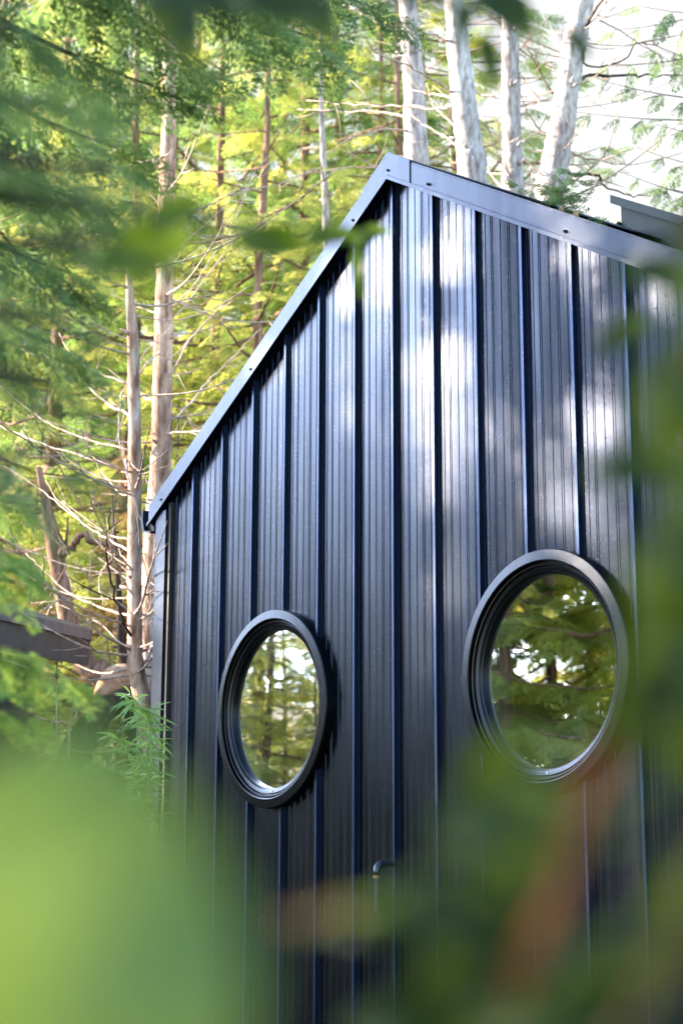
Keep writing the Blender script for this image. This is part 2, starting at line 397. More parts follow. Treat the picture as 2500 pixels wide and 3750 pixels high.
# windows
for wi, cx in enumerate(WX):
    c = (cx, WZ)
    mb = MB(); mb.lathe([(WR+.002, 0.0), (WR, -.044), (WR-.004, -.050), (WR-.044, -.055), (WR-.048, -.053), (WR-.049, -.03)], c, 128)
    win = mb.obj('window', MET_FRAME, cabin, smooth=False)
    MB().lathe([(WR-.049, -.030), (WR-.053, -.030), (WR-.055, -.040), (WR-.059, -.042), (WR-.064, -.041), (WR-.067, -.028), (WR-.071, -.027),
                (WR-.074, -.034), (WR-.088, -.029), (WR-.092, -.020), (WR-.098, -.017), (WR-.100, .012)], c, 128).obj('frame', MET_FRAME, win, smooth=False)
    r = WR-.097
    n = 96; V = [(cx, .004, WZ)]; Fs = []
    for k in range(n):
        a = 2*math.pi*k/n; V.append((cx+r*math.cos(a), .004, WZ+r*math.sin(a)))
    Fs = [(0, 1+(k+1) % n, 1+k) for k in range(n)]
    obj('glass', V, Fs, GLASS, win)
    MB().lathe([(r+.002, .014), (r+.01, .16), (r+.06, .165)], c, 96).obj('interior_reveal', REV, win, smooth=True)
    # lapped joints of the two half rings
    for sgn, dz in ((-1, -.035 if wi == 0 else -.02), (1, .03)):
        mb = MB(); a0 = math.atan2(dz, 1)
        pts = []
        for q in (0, 1):
            a = a0+q*.05*sgn*(1 if sgn > 0 else -1)
            for rr, yy in ((WR+.004, -.0), (WR+.003, -.047), (WR-.002, -.053), (WR-.046, -.058)):
                pts.append((cx+sgn*rr*math.cos(a), yy, WZ+rr*math.sin(a)))
        mb.add(pts, [(0, 1, 5, 4), (1, 2, 6, 5), (2, 3, 7, 6)]); mb.obj('lap_joint', MET_FRAME, win)
    MB().tube([(cx+.01, -.022, WZ-WR+.082), (cx+.01, -.034, WZ-WR+.082)], .006, 8).obj('drain_plug', REV, win)

# elbow pipe standing out of the wall, low down
pz = P(1441, 3165, 7.4).z; pxw = -.010
mb = MB(); mb.tube([(pxw, -.0, pz), (pxw, -.009, pz)], .024, 16); mb.obj('pipe_flange', MET_PIPE, cabin)
pp = [(pxw, -.009, pz), (pxw, -.075, pz)]
for k in range(1, 7):
    a = k/6*math.pi/2; pp.append((pxw, -.075-.032*math.sin(a), pz-.032*(1-math.cos(a))))
pp += [(pxw, -.107, pz-.05)]
pipe = MB().tube(pp, [.012, .012]+[.0165]*6+[.0165], 16).obj('pipe', MET_PIPE, cabin, smooth=True)
MB().tube([(pxw, -.107, pz-.05), (pxw, -.107, pz-.062)], .0185, 16).obj('brass_ring', BRASS, pipe)
MB().tube([(pxw, -.107, pz-.062), (pxw, -.107, pz-.080), (pxw, -.107, pz-.2)], [.013, .012, .012], 12).obj('downpipe', MET_RIB, pipe)

# raised dormer roof behind the right slope
a = pl(2262, 722, 1.6); b = pl(2246, 835, 1.6)
x0 = a.x; x1 = XR+.5; hgt = a.z-b.z+.1
mb = MB()
mb.prism([(x0, a.z-hgt-.3), (x1, a.z-hgt-.3-SL*(x1-x0)), (x1, a.z-.02-SL*(x1-x0)), (x0, a.z-.02)], 1.62, 4.4)
dorm = mb.obj('dormer', MET_DORM, cabin)
MB().prism([(x0-.03, a.z-.03), (x1+.05, a.z-.03-SL*(x1-x0+.05)), (x1+.05, a.z+.02-SL*(x1-x0+.05)), (x0-.03, a.z+.02)], 1.57, 4.45).obj('dormer_cap', MET_DORM, dorm)
MB().prism([(x0-.13, b.z-.06), (x0-.01, b.z-.14), (x0-.01, b.z+.03)], 1.60, 1.75).obj('flashing', MET_DORM, dorm)

# ---------------------------------------------------------------- shed on the left
shed = empty('shed', P(120, 2700, 9.5), 'low shed with dark grey metal roof edge among the trees left of the cabin', 'shed')
def quadprism(pts, back, name, m, parent, th=Vector((0, 0, 0))):
    V = [Vector(p) for p in pts]; V += [p+back for p in V]; n = len(pts)
    return obj(name, V, [tuple(range(n)), tuple(range(2*n-1, n-1, -1))]+[(i, i+n, (i+1) % n+n, (i+1) % n) for i in range(n)], m, parent)
bk = (P(150, 2300, 1)-CAM); bk.z = .05; bk = bk.normalized()*2.5
dA, dB = 9.7, 10.2
quadprism([P(-60, 2238, dA), P(332, 2330, dB), P(325, 2438, dB), P(-60, 2372, dA)], bk*.02, 'fascia', MET_SHED, shed)
quadprism([P(-60, 2214, dA), P(340, 2308, dB), P(336, 2345, dB-.02), P(-60, 2256, dA-.02)], bk*.03, 'drip_edge', MET_SHED, shed)
quadprism([P(-60, 2180, dA+.25), P(330, 2302, dB+.12), P(332, 2316, dB+.03), P(-60, 2226, dA+.03)], bk, 'roof', MET_SHED, shed)
quadprism([P(-60, 2372, dA+.3), P(130, 2425, dB+.5), P(128, 3100, dB+.5), P(-60, 3100, dA+.3)], bk*.9, 'wall', DARK, shed)  # coloured black for the shade under the roof edge

# ---------------------------------------------------------------- foliage machinery
def frond(nseg=15, leaf=.062, lw=.017, spread=.42, droop=.25, seed=0):
    """flat spray of a cedar or hemlock branchlet, unit length along +X, in the XY plane, drooping in Z"""
    r = np.random.default_rng(seed); Q = []
    for i in range(nseg):
        t = .08+.92*i/(nseg-1)
        for sgn in (-1, 1):
            L = spread*max(0.0, 1-t)**.7*(.75+.5*r.random())+.06; ang = sgn*(R_(52)+r.uniform(-.2, .2))
            m = max(2, int(L/.052))
            for j in range(m):
                u = (j+.5)/m*L; cx, cy = t+u*math.cos(ang), u*math.sin(ang)
                for s2 in (-1, 1):
                    a2 = ang+s2*R_(34)+r.uniform(-.25, .25); ll = leaf*(.7+.6*r.random()); w_ = lw*(.7+.6*r.random())
                    dx, dy = math.cos(a2), math.sin(a2); z = -droop*(cx*cx*.6+abs(cy)*.8)+r.uniform(-.02, .02)
                    dz = -droop*.9+r.uniform(-.35, .35)
                    p0 = (cx, cy, z); p2 = (cx+dx*ll, cy+dy*ll, z+dz*ll)
                    pm = ((p0[0]+p2[0])/2, (p0[1]+p2[1])/2, (p0[2]+p2[2])/2)
                    Q.append([p0, (pm[0]-dy*w_, pm[1]+dx*w_, pm[2]), p2, (pm[0]+dy*w_, pm[1]-dx*w_, pm[2])])
    return np.array(Q)            # (n,4,3)
FRONDS = [frond(seed=k, droop=d) for k, d in enumerate((.15, .35, .6))]
FR_BIG = [frond(seed=30+k, droop=d, leaf=.074, lw=.026) for k, d in enumerate((.15, .35, .6))]
FR_SM = [frond(10, .09, .021, .40, d, 10+k) for k, d in enumerate((.2, .5))]

def place(Q, pos, axis, up, scale):
    axis = np.array(axis, float); axis /= np.linalg.norm(axis)+1e-9
    up = np.array(up, float); up = up-axis*np.dot(up, axis); up /= np.linalg.norm(up)+1e-9
    side = np.cross(up, axis); Mx = np.stack([axis, side, up])*scale
    return Q.reshape(-1, 3)@Mx+np.array(pos)

def limb_foliage(p0, p1, sag, step, size, out, r, lo=.15, fr=FRONDS, hang=.5):
    """fronds along a curved limb; returns the limb's points"""
    p0 = np.array(p0, float); p1 = np.array(p1, float); L = np.linalg.norm(p1-p0); n = max(2, int(L/step))
    pts = []
    for k in range(n+1):
        t = k/n; p = p0+(p1-p0)*t; p[2] += -sag*L*4*t*(1-t)*.5+sag*L*.35*t*t; pts.append(p)
    d = (p1-p0)/L
    for k in range(n+1):
        t = k/n
        if t < lo: continue
        q = pts[k]; sd = np.cross(d, [0, 0, 1.0]); sd /= np.linalg.norm(sd)+1e-9
        for sgn in (-1, 1):
            if r.random() < .12: continue
            ax = d*(.5+.5*t)+sgn*sd*(.9-.4*t)+np.array([0, 0, -hang*r.random()])+r.normal(0, .12, 3)
            s = size*(.65+.7*r.random())*(1.1-.45*t)
            out.append(place(fr[r.integers(len(fr))], q, ax, [r.normal(0, .25), r.normal(0, .25), 1], s))
    out.append(place(fr[0], pts[-1], d+np.array([0, 0, -.2]), [0, 0, 1], size*.7))
    return pts

def conifer(name, loc, H, rad, r0, label, leaf, bk_, group=None, nl=44, z0=.18, seed=1, size=.5, sag=.12, lean=(0, 0), step=.30, top=1.0, cat='conifer', cull_=False, fr=FRONDS):
    r = np.random.default_rng(seed); loc = Vector(loc)
    t = empty(name, loc, label, cat, group)
    mb = MB(); N = 16
    def ax(z): return Vector((loc.x+lean[0]*z+.04*math.sin(z*1.3+seed), loc.y+lean[1]*z+.04*math.cos(z*1.1+seed), loc.z+z))
    random.seed(seed)
    mb.tube([ax(H*k/N-(.4 if k == 0 else 0)) for k in range(N+1)], [r0*(1.25 if k == 0 else 1)*(1-.85*k/N) for k in range(N+1)], 9, wob=.06)
    out = []
    for k in range(nl):
        f = (k+.5)/nl; z = H*(z0+(top-z0)*f); a = k*2.4+r.uniform(-.4, .4)
        L = rad*(1-f*.86)*(.65+.5*r.random())
        p0 = ax(z); d = Vector((math.cos(a), math.sin(a), r.uniform(-.25, .15))); p1 = p0+d*L
        pts = limb_foliage(p0, p1, sag, step, size, out, r, fr=fr)
        mb.tube(pts[::2]+[pts[-1]], [max(.004, .018*L*(1-j/(len(pts[::2])))) for j in range(len(pts[::2])+1)], 4, cap=False)
    mb.obj('trunk', bk_, t, smooth=True)
    Vv = np.concatenate(out)
    if cull_: Vv = cull(Vv)
    Fq = np.arange(len(Vv)).reshape(-1, 4)
    obj('crown', Vv, Fq, leaf, t)
    return t

def copy_thing(t, loc, rot=0, scale=1, label=None, group=None):
    c = t.copy(); COL.objects.link(c); c.location = loc; c.rotation_euler = (0, 0, rot); c.scale = (scale,)*3
    if label: c['label'] = label
    if group: c['group'] = group
    for ch in t.children:
        k = ch.copy(); COL.objects.link(k); k.parent = c
    return c

def ground_at(p):  # point dropped to the ground
    return Vector((p.x, p.y, float(gh(p.x, p.y))))
def spot(px, d):   # ground spot below photo column px at depth d
    return ground_at(P(px, 2900, d))

# ---------------------------------------------------------------- pixel-guided trunks with bare branches
def trunk_tree(name, label, pts, wid, d, m, branches=(), group=None, cat='tree', extra=None, n=12):
    """pts: photo pixels of the stem from top to bottom; wid: width there (pixels); d depth"""
    W = [P(x, y, d) for x, y in pts]; rad = [w_/2*d/FPX for w_ in wid]
    top = W[0]+(W[0]-W[1]).normalized()*(.5 if pts[0][1] > 0 else 5)
    g = float(gh(W[-1].x, W[-1].y))
    base = W[-1].copy()
    W2 = [top]+W; r2 = [rad[0]*(.4 if pts[0][1] > 0 else .5)]+rad
    if base.z > g+.1:
        dn = (W[-1]-W[-2]).normalized(); e = base+dn*((base.z-g)/max(.3, -dn.z)); e.z = g-.1
        W2.append(e); r2.append(rad[-1]*1.25)
    t = empty(name, ground_at(W2[-1]), label, cat, group)
    C = curve(W2, 10); N = len(C)
    rr = [float(np.interp(k/(N-1)*(len(r2)-1), range(len(r2)), r2)) for k in range(N)]
    random.seed(len(pts)*31+int(pts[0][0]))
    mb = MB(); mb.tube(C, rr, n, wob=.07)
    r = random.Random(int(pts[0][0]))
    # broken branch stubs and knots
    for k in range(14):
        i = r.randrange(3, N-2); a = r.uniform(0, 6.28); dd = Vector((math.cos(a), math.sin(a), .25))
        mb.tube([C[i]+dd*rr[i]*.7, C[i]+dd*(rr[i]+r.uniform(.02, .08))], [.014, .008], 6)
    mb.obj('trunk', m, t, smooth=True)
    for k in range(extra or 0):
        i = r.randrange(6, int(N*.9)); p = C[i]; up_ = r.uniform(-.1, .5); a = r.uniform(0, 6.28); L = r.uniform(.4, 1.5)
        dd = Vector((math.cos(a), math.sin(a), up_)); q = [p, p+dd*L*.35+Vector((0, 0, -.04*L)), p+dd*L*.7+Vector((0, 0, .02)), p+dd*L+Vector((r.uniform(-.1, .1), 0, .12*L))]
        cc = curve(q, 4); n2 = len(cc); b_ = MB(); ra = r.uniform(.005, .010)
        b_.tube(cc, [ra*(1-.75*j/(n2-1)) for j in range(n2)], 6)
        for kk in range(4):
            j = r.randrange(3, n2-1); o_ = Vector((r.uniform(-1, 1), r.uniform(-1, 1), r.uniform(-.7, .7))); e = cc[j]+(dd*.7+o_*.6).normalized()*r.uniform(.1, .4)
            b_.tube([cc[j], (cc[j]+e)/2+o_*.02, e], [ra*.5, ra*.35, ra*.15], 4)
        b_.obj('branch', TWIG, t, smooth=True)
    for bp in branches:
        w0 = bp[0]; dd = bp[1]; bpts = bp[2]; q = [P(x, y, d+dd*j/(len(bpts)-1)) for j, (x, y) in enumerate(bpts)]
        cc = curve(q, 5); nn = len(cc); ra = w0/2*d/FPX
        mm = bp[3] if len(bp) > 3 else TWIG
        mb = MB(); cc = [p+Vector((r.uniform(-1, 1), r.uniform(-1, 1), r.uniform(-1, 1)))*ra*.8 if 0 < j < nn-1 else p for j, p in enumerate(cc)]
        mb.tube(cc, [ra*(1-.7*j/(nn-1)) for j in range(nn)], 7)
        for k in range(r.randrange(2, 5)):     # side twigs
            j = r.randrange(2, nn-1); v = (cc[j]-cc[j-1]).normalized(); o_ = Vector((r.uniform(-1, 1), r.uniform(-1, 1), r.uniform(-.6, .8)))
            e = cc[j]+(v*.6+o_*.6).normalized()*r.uniform(.1, .4)
            mb.tube([cc[j], (cc[j]+e)/2+o_*.02, e], [ra*.4, ra*.3, ra*.12], 4)
        mb.obj('branch', mm, t, smooth=True)
    return t

def z3(x, y): return (x*.797, 1250+y*.797)      # crop coordinates to photo pixels
def zr(x, y): return (x*.553, 1700+y*.553)
def z2(x, y): return (1250+x*.797, y*.797)
def Z(f, *p): return [f(x, y) for x, y in p]

trunk_tree('bare_tree', 'slender pinkish trunk with many bare branches reaching left, left of cabin corner',
    [(478, 1110), (488, 1300), (494, 1700), (492, 2000), (494, 2300), (499, 2460), (530, 2610)], [34, 46, 50, 52, 56, 62, 66], 10.0, BARK_PINK, [
    (11, 1.2, Z(zr, (870,1000),(700,960),(450,850),(300,710),(170,590))),
    (10, 1.5, Z(zr, (880,580),(700,490),(560,400),(400,270),(210,130),(20,10))),
    (9, -1.0, Z(zr, (860,200),(700,150),(420,-20))),
    (8, .8, Z(zr, (850,500),(700,450),(410,240))),
    (13, -.6, Z(zr, (890,1170),(830,1080),(790,960),(740,800),(710,600),(710,450),(740,320)), BARK_DARK),
    (12, .8, Z(z3, (620,350),(480,270),(360,160),(200,60))),
    (10, 1.0, Z(z3, (560,590),(430,540),(250,490),(120,440),(0,390),(-80,350))),
    (10, -.8, Z(z3, (590,690),(400,620),(200,510),(0,380),(-80,330))),
    (8, 1.4, Z(z3, (590,500),(400,450),(250,390),(130,310),(0,200),(-60,150))),
    (10, -.4, Z(z3, (560,590),(430,520),(375,430))),
    (9, -.3, Z(z3, (590,550),(650,610),(724,695))),
    (11, -.4, Z(z3, (575,540),(590,640),(625,760),(640,950))),
    (7, -.5, Z(z3, (560,230),(545,400),(560,520),(590,640))),
    (7, .6, Z(z3, (560,240),(640,90),(720,0),(800,-90))),
    (8, .5, Z(z3, (620,170),(700,80),(770,30))),
    (8, -.5, Z(zr, (850,830),(760,830),(665,810))),
    (7, -.3, Z(zr, (840,700),(770,650),(740,560))),
    (7, .3, Z(zr, (690,930),(655,780),(700,670),(760,600))),
    (6, .2, Z(zr, (840,640),(800,600),(785,560))),
    (16, .3, Z(zr, (920,1350),(980,1290),(1030,1240))),
    (6, .5, Z(zr, (930,560),(980,760),(1030,920))),
    (6, -.9, [(300,1860),(180,1640),(120,1500),(95,1300)]),
    (7, .4, Z(z3, (380,830),(270,730),(210,640))),
    (9, .6, Z(z3, (590,200),(420,130),(330,60),(270,-40)))], extra=34)
trunk_tree('conifer', 'thicker pink and grey trunk rising behind the slender bare one, left of the roof slope',
    [(622, 100), (618, 500), (604, 900), (598, 1250), (592, 1500), (588, 1700), (566, 1950), (556, 2200), (552, 2450)], [50, 56, 62, 68, 74, 78, 80, 82, 90], 11.5, BARK_PINK, [
    (9, .8, Z(z3, (770,380),(870,290),(950,190),(1080,60),(1200,-60))),
    (9, -.6, Z(z3, (740,430),(900,410),(1000,380))),
    (14, .5, Z(z3, (720,280),(640,240),(590,200))),
    (8, .5, [(600,1150),(680,1080),(740,1000),(860,800),(930,640)]),
    (8, .9, [(600,1000),(650,940),(700,820)]),
    (9, .5, [(610,1180),(560,1140),(470,1120)]),
    (8, -.6, [(600,1420),(700,1240),(800,1130),(920,1040)]),
    (7, .4, [(600,760),(540,700),(430,560),(350,480)]),
    (7, .2, [(600,1200),(700,1090),(840,900),(860,880)])], cat='conifer', extra=34)
t3 = trunk_tree('snapped_tree', 'shaggy bent trunk leaning behind the grey shed roof', 
    Z(zr, (330,400),(370,600),(400,760),(430,950),(480,1100),(570,1330),(720,1440),(800,1500)), [50, 62, 64, 66, 72, 86, 90, 100], 14.0, BARK_RED, [
    (34, -.4, Z(zr, (390,640),(450,570),(520,490),(700,510),(880,540),(960,520)), BARK_RED),
    (16, -.3, Z(zr, (275,1040),(340,960),(385,885)))])
trunk_tree('thin_tree', 'thin pale grey birch like trunk between the shed roof and the bare tree', Z(zr, (620,380),(615,560),(600,800),(590,1090),(590,1300)), [13, 15, 16, 17, 18], 17.0, BARK_GREY)
trunk_tree('thin_tree', 'thin orange lit trunk just right of the shed roof end', Z(zr, (735,560),(725,800),(715,1050),(705,1400)), [15, 17, 19, 21], 16.0, BARK_PINK)
trunk_tree('snag', 'dark dead snag close behind the slender bare trunk', Z(zr, (770,620),(790,900),(810,1200),(835,1450)), [14, 26, 36, 40], 12.2, BARK_DARK)
trunk_tree('thin_tree', 'thin pale trunk standing left of the roof peak', [(1178, 60), (1174, 239), (1180, 480), (1190, 717), (1195, 900)], [12, 16, 20, 24, 26], 16.0, BARK_GREY, [
    (7, .4, [(1180,400),(1250,402),(1330,396)]), (7, -.5, [(1185,610),(1090,640),(1010,680)]), (6, .4, [(1186,540),(1120,540),(1080,548)])])
trunk_tree('conifer', 'grey trunk directly right of the roof peak, leftmost of the four behind the ridge', Z(z2, (300,-20),(320,200),(335,450),(345,760),(350,1000)), [66, 72, 80, 86, 90], 13.0, BARK_GREY, [
    (12, .6, Z(z2, (300,540),(180,515),(0,512),(-200,500))), (9, -.7, Z(z2, (310,600),(200,590),(100,620),(-20,660))),
    (9, .5, Z(z2, (290,150),(200,120),(100,60),(0,20))), (9, -.4, Z(z2, (340,800),(150,770),(0,775),(-120,790),(-230,780)))], cat='conifer', group=None)
trunk_tree('conifer', 'thick pale grey trunk with dark knots, second of the four behind the ridge', Z(z2, (515,-20),(530,150),(555,400),(585,650),(605,850),(620,1050)), [72, 80, 90, 98, 104, 110], 12.0, BARK_GREY, [
    (12, .8, Z(z2, (500,500),(350,490),(150,483),(0,475),(-160,460))), (11, -.7, Z(z2, (515,430),(430,370),(300,300),(180,250),(110,215))),
    (10, .6, Z(z2, (560,700),(470,620),(370,570),(300,500))), (9, .6, Z(z2, (510,450),(420,430),(300,405))),
    (12, -.5, Z(z2, (480,185),(420,160),(300,145),(190,115))), (8, .5, Z(z2, (530,590),(470,530),(420,480),(390,380)))], cat='conifer')
trunk_tree('conifer', 'narrow white lit trunk, third of the four behind the ridge', Z(z2, (770,-20),(775,160),(778,450),(785,700),(790,900),(800,1100)), [56, 64, 70, 72, 76, 80], 13.5, BARK_GREY, [
    (8, .5, Z(z2, (770,270),(830,210),(900,130),(960,60))), (8, -.6, Z(z2, (800,330),(860,400),(910,470),(1000,520))),
    (8, .4, Z(z2, (770,520),(740,450),(720,380))), (9, .6, Z(z2, (800,680),(870,620),(950,600))), (8, .7, Z(z2, (760,880),(700,820),(660,740),(640,640)))], cat='conifer', extra=16)
trunk_tree('conifer', 'leaning grey brown trunk with spreading boughs, rightmost of the four behind the ridge', Z(z2, (1120,-40),(1085,120),(1055,300),(1025,500),(990,700),(960,900),(940,1100)), [78, 86, 88, 90, 100, 108, 112], 14.0, BARK_GREY, [
    (16, 1.0, Z(z2, (1060,440),(1120,350),(1300,345),(1450,345),(1600,340)), BARK_DARK),
    (14, -.8, Z(z2, (1110,130),(1160,60),(1210,-20),(1240,-80)), BARK_DARK),
    (13, .9, Z(z2, (1030,790),(1180,810),(1200,850),(1320,895),(1420,900)), BARK_DARK),
    (10, .6, Z(z2, (1040,660),(950,620),(880,560),(820,440),(800,330)), BARK_DARK),
    (10, -.6, Z(z2, (1100,180),(1130,300),(1300,270),(1370,190),(1568,260)), BARK_DARK),
    (9, .6, Z(z2, (1040,700),(1150,730),(1350,750),(1568,700))),
    (9, .4, Z(z2, (1060,520),(950,400),(870,250),(830,180)), BARK_DARK),
    (8, -.5, Z(z2, (1060,840),(1200,720),(1260,560),(1290,430))),
    (7, .5, Z(z2, (1180,90),(1300,150),(1420,230),(1568,300)))], cat='conifer', extra=26)

# ---------------------------------------------------------------- forest crowns
GREENS = {'y': LEAF_YEL, 'm': LEAF_MID, 'd': LEAF_DK}
protos = {}
H0 = Vector((0, 0, -60))
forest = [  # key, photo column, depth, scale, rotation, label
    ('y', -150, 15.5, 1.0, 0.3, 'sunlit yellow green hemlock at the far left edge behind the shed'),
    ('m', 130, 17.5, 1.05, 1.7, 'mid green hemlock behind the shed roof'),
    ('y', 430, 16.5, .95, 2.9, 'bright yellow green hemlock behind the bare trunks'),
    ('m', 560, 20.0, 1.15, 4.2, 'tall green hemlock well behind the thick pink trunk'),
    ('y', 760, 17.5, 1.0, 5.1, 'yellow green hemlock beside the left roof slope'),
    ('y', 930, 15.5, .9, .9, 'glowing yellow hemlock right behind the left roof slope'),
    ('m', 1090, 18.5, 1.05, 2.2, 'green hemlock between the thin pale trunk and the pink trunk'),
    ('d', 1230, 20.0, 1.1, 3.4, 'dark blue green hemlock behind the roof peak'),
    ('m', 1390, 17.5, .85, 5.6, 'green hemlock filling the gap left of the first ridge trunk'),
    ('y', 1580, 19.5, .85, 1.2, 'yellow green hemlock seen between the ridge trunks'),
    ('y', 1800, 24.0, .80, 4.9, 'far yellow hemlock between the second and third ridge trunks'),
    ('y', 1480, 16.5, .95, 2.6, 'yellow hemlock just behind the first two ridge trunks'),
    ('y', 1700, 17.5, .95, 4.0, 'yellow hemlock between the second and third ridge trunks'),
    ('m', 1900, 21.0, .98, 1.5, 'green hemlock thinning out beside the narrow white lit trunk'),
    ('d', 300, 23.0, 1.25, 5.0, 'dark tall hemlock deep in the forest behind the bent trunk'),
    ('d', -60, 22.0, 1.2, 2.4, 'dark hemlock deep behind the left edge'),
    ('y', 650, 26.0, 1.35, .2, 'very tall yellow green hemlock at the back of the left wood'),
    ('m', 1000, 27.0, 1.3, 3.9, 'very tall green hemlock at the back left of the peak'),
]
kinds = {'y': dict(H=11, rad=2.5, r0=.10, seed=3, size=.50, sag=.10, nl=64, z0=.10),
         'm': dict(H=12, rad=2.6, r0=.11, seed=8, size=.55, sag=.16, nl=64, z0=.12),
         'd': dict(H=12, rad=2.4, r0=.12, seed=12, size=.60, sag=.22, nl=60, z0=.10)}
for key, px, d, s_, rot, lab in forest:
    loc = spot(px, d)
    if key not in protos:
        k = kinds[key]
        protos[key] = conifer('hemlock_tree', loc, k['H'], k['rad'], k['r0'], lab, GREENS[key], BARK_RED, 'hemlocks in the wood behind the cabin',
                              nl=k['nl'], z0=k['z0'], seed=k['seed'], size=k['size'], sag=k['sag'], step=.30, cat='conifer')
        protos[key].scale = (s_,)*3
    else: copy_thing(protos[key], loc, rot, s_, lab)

# trees in front of the wall, on the sun's side: they dapple the wall and are mirrored in the windows
# (photo column, row, half width, half height, openness) of gaps cut in the crowns to shape the sun patches
GAPS = [(1530,1470,70,240,1), (1650,1480,65,230,1), (1565,1750,45,130,.9), (1650,1760,35,120,.85), (1655,2150,40,190,.85), (1660,900,40,150,.7), (1560,2450,55,200,.85), (1620,2780,60,220,.88), (1560,2880,50,220,.85),
        (1550,3200,18,90,.95), (1640,3250,20,160,.85), (2150,1000,75,110,.94), (2270,1100,50,140,.85), (2180,1580,50,120,.8), (2140,1920,50,120,.85), (645,2230,38,190,.95), (632,2600,36,220,.93), (640,2880,34,140,.9),
        (1890,2010,60,90,.96), (2250,2090,60,120,.95), (2370,2720,50,200,.93), (1415,1050,40,260,.93), (1290,1250,36,220,.85), (2420,1010,45,110,.9), (1475,690,20,50,.85), (1640,3500,40,120,.85),
        (2440,3560,60,100,.93), (2250,3250,50,120,.85), (2110,740,60,40,.9), (560,2690,20,110,.95)]
WG = []
for gx_, gy_, ga, gb, st_ in GAPS:
    c_ = pl(gx_, gy_, 0); e1 = pl(gx_+ga, gy_, 0); e2 = pl(gx_, gy_+gb, 0)
    WG.append((c_.x, c_.z, abs(e1.x-c_.x), abs(e2.z-c_.z), st_*.93))
def cull(V):
    """thin the leaves whose shadow would fall on the chosen sun patches of the wall"""
    Q = V.reshape(-1, 4, 3); c = Q.mean(1); t = c[:, 1]/SUN.y
    x = c[:, 0]-SUN.x*t; z = c[:, 2]-SUN.z*t; ok = np.ones(len(c), bool)
    rr = np.random.default_rng(5).random(len(c))
    for a, b, ra, rb_, st_ in WG:
        d = np.sqrt(((x-a)/(ra+.02))**2+((z-b)/(rb_+.02))**2); ok &= ~(rr < st_*np.clip((1.45-d)/.75, 0, 1)**.5)
    return Q[ok].reshape(-1, 3)
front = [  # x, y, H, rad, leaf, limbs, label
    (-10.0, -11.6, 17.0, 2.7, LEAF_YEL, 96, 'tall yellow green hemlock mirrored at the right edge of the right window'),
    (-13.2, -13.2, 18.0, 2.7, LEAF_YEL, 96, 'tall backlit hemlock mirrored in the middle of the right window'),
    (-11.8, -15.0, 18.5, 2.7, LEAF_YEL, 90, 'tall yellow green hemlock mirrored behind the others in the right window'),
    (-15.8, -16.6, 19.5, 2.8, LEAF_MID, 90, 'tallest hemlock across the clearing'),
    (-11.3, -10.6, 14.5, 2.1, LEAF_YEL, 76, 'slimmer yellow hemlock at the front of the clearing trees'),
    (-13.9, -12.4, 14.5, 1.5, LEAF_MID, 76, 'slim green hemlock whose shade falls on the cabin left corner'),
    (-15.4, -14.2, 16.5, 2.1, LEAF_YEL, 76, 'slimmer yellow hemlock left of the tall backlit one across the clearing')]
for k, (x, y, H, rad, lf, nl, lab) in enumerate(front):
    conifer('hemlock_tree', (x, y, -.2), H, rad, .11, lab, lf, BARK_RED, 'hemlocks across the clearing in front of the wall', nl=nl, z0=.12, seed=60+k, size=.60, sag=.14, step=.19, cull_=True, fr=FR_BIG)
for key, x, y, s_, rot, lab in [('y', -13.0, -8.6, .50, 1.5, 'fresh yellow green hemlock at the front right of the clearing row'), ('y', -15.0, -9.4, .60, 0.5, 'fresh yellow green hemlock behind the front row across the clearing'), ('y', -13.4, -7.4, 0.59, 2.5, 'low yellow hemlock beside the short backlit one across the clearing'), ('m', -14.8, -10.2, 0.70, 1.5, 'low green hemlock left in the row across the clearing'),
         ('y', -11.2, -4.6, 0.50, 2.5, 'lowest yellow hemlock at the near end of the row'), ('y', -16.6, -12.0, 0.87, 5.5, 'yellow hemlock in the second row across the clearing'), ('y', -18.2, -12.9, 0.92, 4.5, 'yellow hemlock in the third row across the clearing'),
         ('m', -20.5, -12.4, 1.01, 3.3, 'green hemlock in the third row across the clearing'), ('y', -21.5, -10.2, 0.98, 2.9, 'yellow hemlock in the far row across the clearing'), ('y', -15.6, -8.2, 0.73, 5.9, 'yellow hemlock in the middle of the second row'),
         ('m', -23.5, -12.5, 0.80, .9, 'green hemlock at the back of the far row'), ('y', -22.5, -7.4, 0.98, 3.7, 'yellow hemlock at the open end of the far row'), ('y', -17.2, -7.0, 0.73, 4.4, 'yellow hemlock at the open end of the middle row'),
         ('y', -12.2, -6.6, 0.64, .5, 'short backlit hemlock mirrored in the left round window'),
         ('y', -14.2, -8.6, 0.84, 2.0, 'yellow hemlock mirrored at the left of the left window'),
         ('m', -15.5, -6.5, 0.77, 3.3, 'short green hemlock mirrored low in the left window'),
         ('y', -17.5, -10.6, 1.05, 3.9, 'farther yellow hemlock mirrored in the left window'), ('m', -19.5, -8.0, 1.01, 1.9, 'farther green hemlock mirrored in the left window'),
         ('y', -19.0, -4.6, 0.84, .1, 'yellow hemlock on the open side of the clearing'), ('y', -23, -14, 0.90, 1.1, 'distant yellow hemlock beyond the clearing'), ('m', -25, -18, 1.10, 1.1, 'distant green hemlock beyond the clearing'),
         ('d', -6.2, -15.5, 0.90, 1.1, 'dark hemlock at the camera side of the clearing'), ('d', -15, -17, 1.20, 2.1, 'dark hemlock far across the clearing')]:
    copy_thing(protos[key], (x, y, -.3), rot, s_, lab, 'hemlocks across the clearing in front of the wall')

